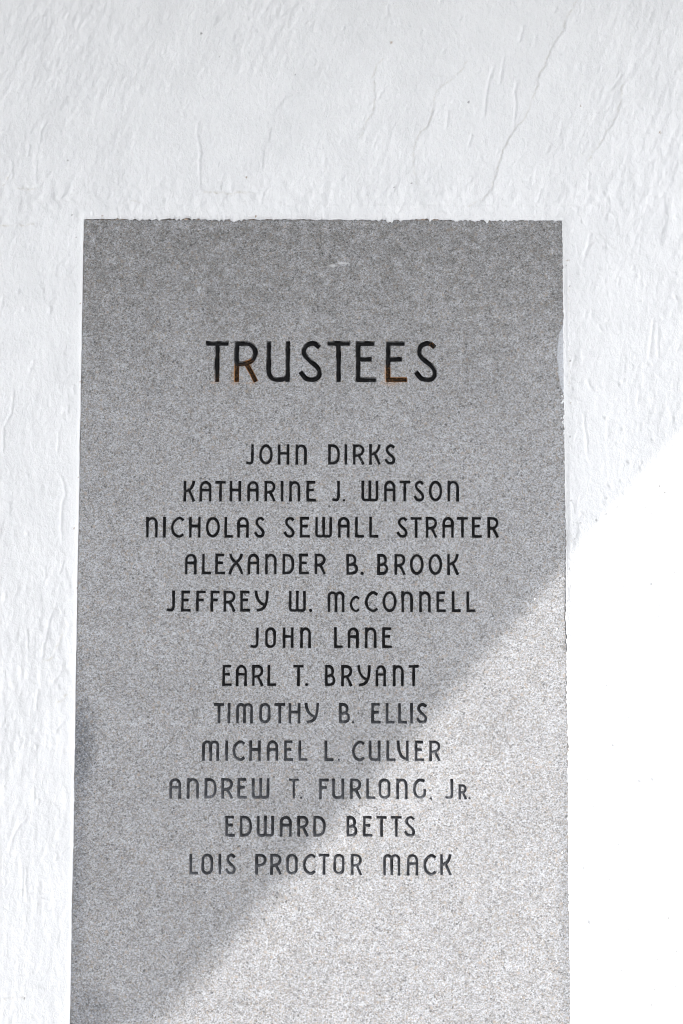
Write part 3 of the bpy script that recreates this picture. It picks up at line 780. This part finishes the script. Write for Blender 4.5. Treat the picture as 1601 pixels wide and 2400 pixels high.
for k in range(230):                                   # pinholes and tiny relief shadows painted as specks on the sunny side
    sx, sz = SR.uniform(TW + 0.015, 0.60), SR.uniform(1.02, 1.80)
    j0, j1 = np.searchsorted(gz, [sz - 0.008, sz + 0.008])
    i0, i1 = np.searchsorted(gx, [sx - 0.008, sx + 0.008])
    a = SR.normal(0.5, 0.5)
    ex, ez = X[j0:j1, i0:i1] - sx, Z[j0:j1, i0:i1] - sz
    p_, q_ = ex * math.cos(a) + ez * math.sin(a), -ex * math.sin(a) + ez * math.cos(a)
    d = np.hypot(p_ / SR.uniform(0.0009, 0.0016), q_ / SR.uniform(0.0009, 0.0026))
    SP[j0:j1, i0:i1] = np.maximum(SP[j0:j1, i0:i1], SR.uniform(0.15, 0.55) * np.clip(1.6 - d, 0, 1))
V = np.stack([X, Y, Z], -1).reshape(-1, 3)
nz_, nx_ = GX.shape
idx = np.arange(n0).reshape(nz_, nx_)
F = np.stack([idx[:-1, :-1], idx[:-1, 1:], idx[1:, 1:], idx[1:, :-1]], -1)
eps = 1e-6
hole_x = (gx[:-1] > -TW - eps) & (gx[1:] < TW + eps)
hole_z = (gz[:-1] > TB - eps) & (gz[1:] < TT + eps)
keep = ~(hole_z[:, None] & hole_x[None, :])
F = F[keep]
# reveal: the cut edge of the plaster runs back beside the stone
iL, iR = int(np.argmin(abs(gx + TW))), int(np.argmin(abs(gx - TW)))
jB, jT = int(np.argmin(abs(gz - TB))), int(np.argmin(abs(gz - TT)))
loop = [idx[j, iL] for j in range(jB, jT)] + [idx[jT, i] for i in range(iL, iR)] + [idx[j, iR] for j in range(jT, jB, -1)] + [idx[jB, i] for i in range(iR, iL, -1)]
loop = np.array(loop)
back = V[loop].copy()
back[:, 1] = 0.012
V = np.concatenate([V, back])
b = n0 + np.arange(len(loop))
F = np.concatenate([F, np.stack([loop, np.roll(loop, -1), np.roll(b, -1), b], -1)])
used = np.zeros(len(V), bool)
used[F.ravel()] = True
remap = np.cumsum(used) - 1
zero = np.zeros(len(loop))

wall = empty("stucco_wall", (0, 0, 0))
wall['label'] = "rough trowelled white stucco wall with hairline cracks surrounding the grey granite tablet"
wall['category'] = "wall"
wall['kind'] = 'thing'
face = mesh_obj("plaster_face", V[used], remap[F], STUCCO, wall, smooth=True)
attr(face, 'grime', np.concatenate([G.ravel(), zero])[used])
attr(face, 'speck', np.concatenate([SP.ravel(), zero])[used])
attr(face, 'rusty', np.concatenate([RU.ravel(), zero])[used])
del V, F, X, Z, Y, H, G, SP, RU, GX, GZ

# wall core behind the plaster, and the old mortar seen in the joint round the stone
def ring(x0, x1, z0, z1, X0, X1, Z0, Z1, y0, y1):
    """a frame: inner hole x0..x1, z0..z1, outer X0..X1, Z0..Z1, from y0 (front) to y1 (back)"""
    v = []
    for y in (y0, y1):
        v += [(x0, y, z0), (x1, y, z0), (x1, y, z1), (x0, y, z1), (X0, y, Z0), (X1, y, Z0), (X1, y, Z1), (X0, y, Z1)]
    f = []
    for k in range(4):
        m = (k + 1) % 4
        f.append((k, 4 + k, 4 + m, m))
        f.append((8 + k, 8 + m, 12 + m, 12 + k))
        f.append((k, m, 8 + m, 8 + k))
        f.append((4 + k, 12 + k, 12 + m, 4 + m))
    return v, f
v, f = ring(-TW + 0.0006, TW - 0.0006, TB - 0.03, TT - 0.0004, -TW - 0.02, TW + 0.02, TB - 0.06, TT + 0.02, 0.0008, 0.010)
mesh_obj("mortar_joint", v, f, MORTAR, wall)
v, f = box(-4.2, 4.2, 0.09, 0.30, 0.0, WALL_TOP)
mesh_obj("masonry", v, f, MORTAR, wall)

# ------------------------------------------------------------------ the tablet
tablet = empty("stone_tablet", (0, 0.045, TB))
tablet['label'] = "grey speckled granite tablet with carved dark lettering set flush into the white stucco wall"
tablet['category'] = "stone tablet"
tablet['kind'] = 'thing'

def bez(*p, n=10):
    p = [np.array(q, float) for q in p]
    out = []
    for i in range(n + 1):
        t = i / n
        q = p
        while len(q) > 1:
            q = [a * (1 - t) + b_ * t for a, b_ in zip(q[:-1], q[1:])]
        out.append(tuple(q[0]))
    return out
def arc(cx, cy, rx_, ry_, a0, a1, n=14):
    return [(cx + rx_ * math.cos(math.radians(a0 + (a1 - a0) * i / n)), cy + ry_ * math.sin(math.radians(a0 + (a1 - a0) * i / n))) for i in range(n + 1)]
def spline(pts, n=5):
    P = [np.array(p, float) for p in pts]
    P = [2 * P[0] - P[1]] + P + [2 * P[-1] - P[-2]]
    out = []
    for i in range(1, len(P) - 2):
        for k in range(n):
            t = k / n
            a, b_, c, d = P[i - 1:i + 3]
            out.append(tuple(0.5 * (2 * b_ + (c - a) * t + (2 * a - 5 * b_ + 4 * c - d) * t * t + (3 * b_ - a - 3 * c + d) * t ** 3)))
    out.append(tuple(P[-2]))
    return out

# centre lines of the carver's alphabet in a unit box, y up
BOWL = [(0, 1), (0.42, 1)] + bez((0.42, 1), (0.85, 1.02), (1.12, 0.82), (0.98, 0.66)) + bez((0.98, 0.66), (0.88, 0.47), (0.5, 0.44), (0, 0.43))
GLYPH = {
 'A': [[(0, 0), (0, 0.72)] + arc(0.5, 0.72, 0.5, 0.28, 180, 0) + [(1, 0)], [(0, 0.56), (1, 0.56)]],
 'B': [[(0, 0), (0, 1)], [(0, 1), (0.40, 1)] + bez((0.40, 1), (0.85, 1.0), (1.0, 0.62), (0.62, 0.54)) + [(0.45, 0.49), (0, 0.46)],
       bez((0.50, 0.51), (1.0, 0.50), (1.12, 0.22), (0.90, 0.10)) + bez((0.90, 0.10), (0.75, 0.0), (0.4, 0.0), (0, 0.0))],
 'C': [spline([(1, 0.93), (0.80, 1.0), (0.55, 0.98), (0.22, 0.83), (0.03, 0.60), (0.02, 0.40), (0.20, 0.15), (0.55, 0.01), (0.80, 0.0), (1, 0.08)])],
 'D': [[(0, 0), (0, 1)], [(0, 1), (0.3, 1)] + bez((0.3, 1), (0.80, 1.0), (1.0, 0.78), (1, 0.5)) + bez((1, 0.5), (1.0, 0.20), (0.80, 0.03), (0.42, 0.01)) + [(0, 0)]],
 'E': [[(0, 0), (0, 1)], [(0, 1), (0.88, 1)], [(0, 0.565), (0.70, 0.565)], [(0, 0), (1, 0)]],
 'F': [[(0, 0), (0, 1)], [(0, 1), (1, 1)], [(0, 0.565), (0.72, 0.565)]],
 'G': [spline([(0.86, 0.96), (0.62, 1.0), (0.35, 0.95), (0.10, 0.76), (0, 0.50), (0.08, 0.25), (0.30, 0.05), (0.55, 0.0), (0.82, 0.06), (0.98, 0.18)]) + [(1, 0.40)]],
 'H': [[(0, 0), (0, 1)], [(1, 0), (1, 1)], [(0, 0.565), (1, 0.565)]],
 'I': [[(0.5, 0), (0.5, 1)]],
 'J': [[(1, 1), (1, 0.24)] + bez((1, 0.24), (1, 0.04), (0.72, 0.0), (0.40, 0.0)) + [(0, 0.02)]],
 'K': [[(0, 0), (0, 1)], bez((1, 1), (0.92, 0.78), (0.62, 0.50), (0.0, 0.50)), bez((0.42, 0.58), (0.55, 0.50), (0.72, 0.30), (1, 0))],
 'L': [[(0, 1), (0, 0)], [(0, 0), (1, 0)]],
 'M': [[(0, 0), (0, 0.80)] + arc(0.25, 0.80, 0.25, 0.20, 180, 0) + [(0.5, 0)], [(0.5, 0.70), (0.5, 0.80)] + arc(0.75, 0.80, 0.25, 0.20, 180, 0) + [(1, 0)]],
 'N': [[(0, 0), (0, 1)], [(0, 0.82)] + arc(0.5, 0.72, 0.5, 0.28, 150, 0) + [(1, 0)]],
 'O': [arc(0.5, 0.5, 0.5, 0.5, 90, 450, 28)],
 'o': [arc(0.5, 0.76, 0.5, 0.24, 0, 180) + arc(0.5, 0.24, 0.5, 0.24, 180, 360) + [(1, 0.76)]],
 'P': [[(0, 0), (0, 1)], BOWL],
 'R': [[(0, 0), (0, 1)], BOWL, bez((0.50, 0.45), (0.70, 0.30), (0.86, 0.15), (1, 0))],
 'S': [spline([(0.90, 0.93), (0.74, 0.99), (0.52, 1.0), (0.24, 0.93), (0.12, 0.80), (0.18, 0.67), (0.45, 0.52), (0.78, 0.39), (0.97, 0.25), (0.97, 0.12), (0.80, 0.02), (0.50, 0.0), (0.22, 0.04), (0, 0.17)])],
 'T': [[(0, 1), (1, 1)], [(0.5, 1), (0.5, 0)]],
 'U': [[(0, 1), (0, 0.22)] + bez((0, 0.22), (0.05, 0.0), (0.35, 0.0), (0.55, 0.0)) + bez((0.55, 0.0), (0.8, 0.0), (1, 0.08), (1, 0.20)), [(1, 1), (1, 0)]],
 'V': [bez((0, 1), (0.02, 0.60), (0.20, 0.08), (0.95, 0.03)), [(1, 1), (1, 0)]],
 'W': [[(0, 1), (0, 0.16)] + bez((0, 0.16), (0, 0.02), (0.08, 0), (0.18, 0)) + [(0.32, 0)] + bez((0.32, 0), (0.48, 0), (0.5, 0.06), (0.5, 0.14)) + [(0.5, 1)],
       [(0.5, 0.10)] + bez((0.5, 0.10), (0.5, 0.02), (0.54, 0), (0.68, 0)) + [(0.82, 0)] + bez((0.82, 0), (0.95, 0), (1, 0.04), (1, 0.16)) + [(1, 1)]],
 'X': [bez((0.02, 1), (0.15, 0.62), (0.75, 0.62), (1, 0)), bez((0.97, 1), (0.85, 0.60), (0.22, 0.62), (0, 0))],
 'Y': [bez((0, 1), (0.02, 0.72), (0.25, 0.36), (0.80, 0.30)), bez((1, 1), (0.97, 0.40), (0.85, 0.02), (0.15, 0.0))],
}
GLYPH['c'] = GLYPH['C']
GLYPH['r'] = GLYPH['R']

def strokes_of(ch, x0, x1, z0, z1, hw):
    if ch in '.,':
        cx, cz = (x0 + x1) / 2, z0 + (x1 - x0) / 2
        if ch == ',':
            cz = z1 - (x1 - x0) / 2
            return [('cap', (cx, cz), (cx, cz), (x1 - x0) * 0.52), ('cap', (cx, cz), (cx + 0.0004, z0 + 0.0010), hw * 0.45)]
        return [('cap', (cx, cz), (cx, cz), (x1 - x0) * 0.54)]
    X0, X1, Z0, Z1 = x0 + hw, x1 - hw, z0 + hw, z1 - hw
    if ch == 'I':
        X0 = X1 = (x0 + x1) / 2
    out = []
    for path in GLYPH[ch]:
        P = [np.array((X0 + (X1 - X0) * u, Z0 + (Z1 - Z0) * v)) for u, v in path]
        closed = np.hypot(*(P[0] - P[-1])) < 1e-6
        n = len(P) - 1
        for k in range(n):
            a, b_ = P[k].copy(), P[k + 1].copy()
            L = np.hypot(*(b_ - a))
            if L < 1e-7:
                continue
            d = (b_ - a) / L
            out.append(['seg', a, b_, hw, not closed and k == 0, not closed and k == n - 1, d])
    return out

def sdf(strokes, X, Z):
    D = np.full(X.shape, 1e3)
    for s in strokes:
        if s[0] == 'cap':
            a, b_, r = np.array(s[1]), np.array(s[2]), s[3]
            cut = None
        else:
            a, b_, r, fa, fb, d = s[1:]
            A, B = a, b_
            if fa: A = a - d * r * 1.6
            if fb: B = b_ + d * r * 1.6
            a0, b0 = a, b_
            a, b_ = A, B
            cut = (a0, b0, fa, fb, d)
        e = b_ - a
        t = np.clip(((X - a[0]) * e[0] + (Z - a[1]) * e[1]) / max(e @ e, 1e-12), 0, 1)
        q = np.hypot(X - a[0] - t * e[0], Z - a[1] - t * e[1]) - r
        if cut:
            a0, b0, fa, fb, d = cut
            if fa: q = np.maximum(q, -((X - a0[0]) * d[0] + (Z - a0[1]) * d[1]) - r)
            if fb: q = np.maximum(q, ((X - b0[0]) * d[0] + (Z - b0[1]) * d[1]) - r)
        D = np.minimum(D, q)
    return D

# hand-cut wobble of the outlines, the same everywhere on the stone
def wob(X, Z, s):
    return s * (0.5 * np.sin(X * 900 + 1.7 * np.sin(Z * 610)) * np.sin(Z * 1130 + 2.1 * np.sin(X * 470)) + 0.35 * np.sin(X * 2900 + Z * 1700 + 3 * np.sin(Z * 800)))

def contours(D, xs, zs):
    """closed zero-contours of a raster D[z, x] by marching squares"""
    def ex(p, q):
        (i, j), (k, l) = p, q
        a, b_ = D[j, i], D[l, k]
        t = a / (a - b_)
        return (xs[i] + t * (xs[k] - xs[i]), zs[j] + t * (zs[l] - zs[j]))
    S = D < 0
    nxt = {}
    mixed = (S[:-1, :-1].astype(int) + S[1:, :-1] + S[:-1, 1:] + S[1:, 1:])
    for j, i in zip(*np.where((mixed > 0) & (mixed < 4))):
        c = [(i, j), (i + 1, j), (i + 1, j + 1), (i, j + 1)]
        s = [S[q[1], q[0]] for q in c]
        ent, ext = [], []
        for k in range(4):
            m = (k + 1) % 4
            if s[k] and not s[m]: ext.append((c[k], c[m]))
            if not s[k] and s[m]: ent.append((c[k], c[m]))
        for a in ext:                                   # connect each exit with the entry that follows it
            k = [(c[q], c[(q + 1) % 4]) for q in range(4)].index(a)
            for st in range(1, 4):
                e_ = (c[(k + st) % 4], c[(k + st + 1) % 4])
                if e_ in ent:
                    nxt[tuple(sorted(a))] = tuple(sorted(e_))
                    break
    loops = []
    while nxt:
        k0, k = None, next(iter(nxt))
        k0 = k
        pts = []
        while k in nxt:
            pts.append(ex(*k))
            k = nxt.pop(k)
        if k == k0 and len(pts) > 5:
            loops.append(np.array(pts))
    return loops

def resample(P, step):
    Q = np.vstack([P, P[:1]])
    L = np.concatenate([[0], np.cumsum(np.hypot(*np.diff(Q, axis=0).T))])
    n = max(6, int(round(L[-1] / step)))
    t = np.arange(n) * L[-1] / n
    return np.stack([np.interp(t, L, Q[:, 0]), np.interp(t, L, Q[:, 1])], 1)

stone_v, stone_f = [], []
def stone_quad(x0, x1, z0, z1):
    n = len(stone_v)
    stone_v.extend([(x0, 0, z0), (x1, 0, z0), (x1, 0, z1), (x0, 0, z1)])
    stone_f.append((n, n + 1, n + 2, n + 3))

def carve(ch, x0, x1, z0, z1, hw, depth, cell, rust=None):
    """cut one character: returns groove verts, faces, rim and rust values; adds the stone round it"""
    st = strokes_of(ch, x0, x1, z0, z1, hw)
    cx0, cx1, cz0, cz1 = cell
    g = hw / 4.2
    pad = hw * 1.2
    xs = np.arange(max(cx0 + 1e-4, x0 - pad), min(cx1 - 1e-4, x1 + pad), g)
    zs = np.arange(z0 - pad, z1 + pad, g)
    X, Z = np.meshgrid(xs, zs)
    fn = lambda X, Z: sdf(st, X, Z) + wob(X, Z, hw * 0.085)
    D = fn(X, Z)
    pts, edges = [], []
    for P in contours(D, xs, zs):
        P = resample(P, hw * 0.42)
        n = len(pts)
        pts += [tuple(p) for p in P]
        edges += [(n + k, n + (k + 1) % len(P)) for k in range(len(P))]
    nb = len(pts)
    # floor points
    gi = hw * 0.36
    xi = np.arange(x0, x1 + gi, gi)
    zi = np.arange(z0, z1 + gi, gi)
    XI, ZI = np.meshgrid(xi, zi)
    XI = XI + np.where(np.arange(len(zi)) % 2, gi / 2, 0)[:, None]
    di = fn(XI, ZI)
    m = di < -hw * 0.24
    pts += list(zip(XI[m], ZI[m]))
    n = len(pts)
    pts += [(cx0, cz0), (cx1, cz0), (cx1, cz1), (cx0, cz1)]
    edges += [(n, n + 1), (n + 1, n + 2), (n + 2, n + 3), (n + 3, n)]
    vo, eo, fo, *_ = delaunay_2d_cdt([Vector(p) for p in pts], edges, [], 0, 1e-7)
    A = np.array([(q.x, q.y) for q in vo])
    F = np.array([tuple(q) for q in fo])
    # counter-clockwise in x, z so that every face looks out of the wall
    ar = np.cross(A[F[:, 1]] - A[F[:, 0]], A[F[:, 2]] - A[F[:, 0]])
    F[ar < 0] = F[ar < 0][:, ::-1]
    C = A[F].mean(1)
    inside = fn(C[:, 0], C[:, 1]) < 0
    n = len(stone_v)
    fs = F[~inside]
    us = np.unique(fs)
    mp = {q: n + k for k, q in enumerate(us)}
    stone_v.extend([(A[q, 0], 0, A[q, 1]) for q in us])
    stone_f.extend([tuple(mp[q] for q in f_) for f_ in fs])
    fl = F[inside]
    ul = np.unique(fl)
    mp = np.zeros(len(A), int)
    mp[ul] = np.arange(len(ul))
    B = A[ul]
    sd = np.maximum(-fn(B[:, 0], B[:, 1]), 0)
    t = np.clip(sd / (0.72 * hw), 0, 1)
    y = depth * (1 - (1 - t) ** 2.2) + 0.00012 * np.sin(B[:, 0] * 2100 + B[:, 1] * 900) * t
    y[t < 0.04] = 0.0
    ru = np.zeros(len(B)) if rust is None else rust(B)
    return np.stack([B[:, 0], y, B[:, 1]], 1), mp[fl], 1 - t, ru

def parse(s):
    out = []
    for tok in s.split(';'):
        c, a, b_, lo, hi = tok.split()
        out.append((c, float(a) / 1000, float(b_) / 1000, 1 + float(lo) / 1000, 1 + float(hi) / 1000))
    return out

def gauss(B, c, r):
    return np.exp(-((B[:, 0] - c[0]) / r[0]) ** 2 - ((B[:, 1] - c[1]) / r[1]) ** 2)
def rust_T(B): return 0.40 * np.clip((2.000 - B[:, 1]) / 0.030, 0, 1) + 0.25 * gauss(B, (-0.150, 2.005), (0.004, 0.008))
def rust_R(B): return np.clip((1.998 - B[:, 1]) / 0.020, 0, 1) * 1.0 + 0.7 * gauss(B, (-0.105, 1.996), (0.006, 0.006))
def rust_E(B): return np.clip((1.998 - B[:, 1]) / 0.024, 0, 1) * 1.0
def rust_S(B):
    d = np.hypot(B[:, 0] - 0.1552, (B[:, 1] - 2.0185) * 0.9)
    return 1.0 * np.exp(-((d - 0.0028) / 0.0009) ** 2)

def carve_row(groups, hw, depth, rusts=None):
    """groups: words of one line; returns per word a list of grooves; fills the stone of the whole row"""
    chars = [(g, c) for g, w in enumerate(groups) for c in w]
    lo = min(c[3] for _, c in chars) - 2.4 * hw
    hi = max(c[4] for _, c in chars) + 2.4 * hw
    bx = [chars[0][1][1] - 3 * hw]
    for (_, a), (_, b_) in zip(chars[:-1], chars[1:]):
        bx.append((a[2] + b_[1]) / 2)
    bx.append(chars[-1][1][2] + 3 * hw)
    out = [[] for _ in groups]
    for k, (g, c) in enumerate(chars):
        s = hw * (0.86 if c[0] in 'cr' else 1.0)
        out[g].append(carve(c[0], c[1], c[2], c[3], c[4], s, depth, (bx[k], bx[k + 1], lo, hi), rusts.get(k) if rusts else None))
    stone_quad(-TW, bx[0], lo, hi)
    stone_quad(bx[-1], TW, lo, hi)
    return out, lo, hi

def groove_obj(name, parts, parent, fade=0.0):
    V, F, R, U, n = [], [], [], [], 0
    for v_, f_, r_, u_ in parts:
        V.append(v_); F.append(f_ + n); R.append(r_); U.append(u_)
        n += len(v_)
    V = np.concatenate(V)
    c = V.mean(0)
    c[1] = 0
    o = mesh_obj(name, V - c, np.concatenate(F), PAINT, None, smooth=True)
    o.location = c
    o.parent = parent
    o.matrix_parent_inverse = parent_inv(parent)
    attr(o, 'rim', np.concatenate(R))
    attr(o, 'rust', np.concatenate(U))
    # per-line paint fading, with lip shade painted in: tops darker than feet
    zz = (V[:, 2] - V[:, 2].min()) / np.ptp(V[:, 2])
    attr(o, 'fade', np.clip(fade * (1.25 - 0.75 * zz), 0, 1))
    return o
def world_loc(o):
    # every Empty here carries its place in world units through its parent inverse
    return Vector(o.location)
def parent_inv(p):
    return Matrix.Translation(-world_loc(p))

rows = []
head = [[c] for c in parse(HEADING)]
gr, lo, hi = carve_row(head, 0.00365, 0.0050, {0: rust_T, 1: rust_R, 6: rust_E, 7: rust_S})
rows.append((lo, hi))
hp = empty("engraved_heading", (0, 0, lo), tablet)
hp['label'] = "tall heading letters, some with rust stains in their grooves"
for w in gr:
    groove_obj("engraved_letter", w, hp)
FADE = (0.05, 0.02, 0.0, 0.05, 0.04, 0.0, 0.0, 0.50, 0.60, 0.80, 0.52, 0.68)
for line, fade in zip(NAMES, FADE):
    gr, lo, hi = carve_row([parse(w) for w in line], 0.00218, 0.0030)
    rows.append((lo, hi))
    lp = empty("engraved_name", (0, 0, lo), tablet)
    for w in gr:
        groove_obj("engraved_word", w, lp, fade)
rows.sort(key=lambda r: -r[0])
z = TT
for lo, hi in rows:
    stone_quad(-TW, TW, hi, z)
    z = lo
stone_quad(-TW, TW, TB, z)
# sides and back of the block
DEP = 0.085
n = len(stone_v)
cs = [(-TW, TB), (TW, TB), (TW, TT), (-TW, TT)]
for k in range(4):
    a, b_ = cs[k], cs[(k + 1) % 4]
    n = len(stone_v)
    stone_v.extend([(a[0], 0, a[1]), (b_[0], 0, b_[1]), (b_[0], DEP, b_[1]), (a[0], DEP, a[1])])
    stone_f.append((n, n + 3, n + 2, n + 1))
n = len(stone_v)
stone_v.extend([(x, DEP, z_) for x, z_ in cs])
stone_f.append((n, n + 3, n + 2, n + 1))
off = np.array((0, 0.045, TB))
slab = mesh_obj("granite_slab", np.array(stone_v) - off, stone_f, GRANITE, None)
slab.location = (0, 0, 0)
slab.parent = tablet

# smeared and splashed wall paint on the stone's right-hand edge: thin skins with a rounded rim
def skin(outline, thick, n_in=2):
    P = resample(np.array(outline), 0.0009)
    c = P.mean(0)
    V, F = [], []
    m = len(P)
    for s, y in ((1.0, 0.00005), (0.93, -thick * 0.75), (0.75, -thick)):
        for p in P:
            q = c + (p - c) * s
            V.append((q[0], y, q[1]))
    for r in range(2):
        for k in range(m):
            F.append((r * m + k, r * m + (k + 1) % m, (r + 1) * m + (k + 1) % m, (r + 1) * m + k))
    V.append((c[0], -thick, c[1]))
    for k in range(m):
        F.append((2 * m + k, 2 * m + (k + 1) % m, 3 * m))
    return V, F
def oriented(V, F):
    A = np.array(V)
    out = []
    for f_ in F:
        a, b_, c = A[f_[0]], A[f_[1]], A[f_[2]]
        nn = np.cross(b_ - a, c - a)
        out.append(f_ if nn[1] <= 0 else f_[::-1])
    return out
P = [(min(x / 1000, TW - 0.0002), 1 + z_ / 1000) for x, z_ in SMEAR]
V, F = skin(P, 0.0003)
sm = mesh_obj("paint_smear", np.array(V) - off, oriented(V, F), SMEAR_M, None, smooth=True)
sm.parent = tablet
for k, (x, z_, r) in enumerate(DRIPS):
    R2 = np.random.default_rng(100 + k)
    ph = R2.uniform(0, 6.28, 3)
    r = r / 1000
    O = []
    for a in np.linspace(0, 2 * math.pi, 20, endpoint=False):
        rr = r * (1 + 0.28 * math.sin(2 * a + ph[0]) + 0.18 * math.sin(3 * a + ph[1]) + 0.10 * math.sin(5 * a + ph[2]))
        O.append((min(x / 1000 + rr * math.cos(a) * 0.8, TW - 0.0001), 1 + z_ / 1000 + rr * math.sin(a)))
    V, F = skin(O, 0.0005)
    d = mesh_obj("paint_drip", np.array(V) - off, oriented(V, F), DRIP_M, None, smooth=True)
    d.parent = tablet
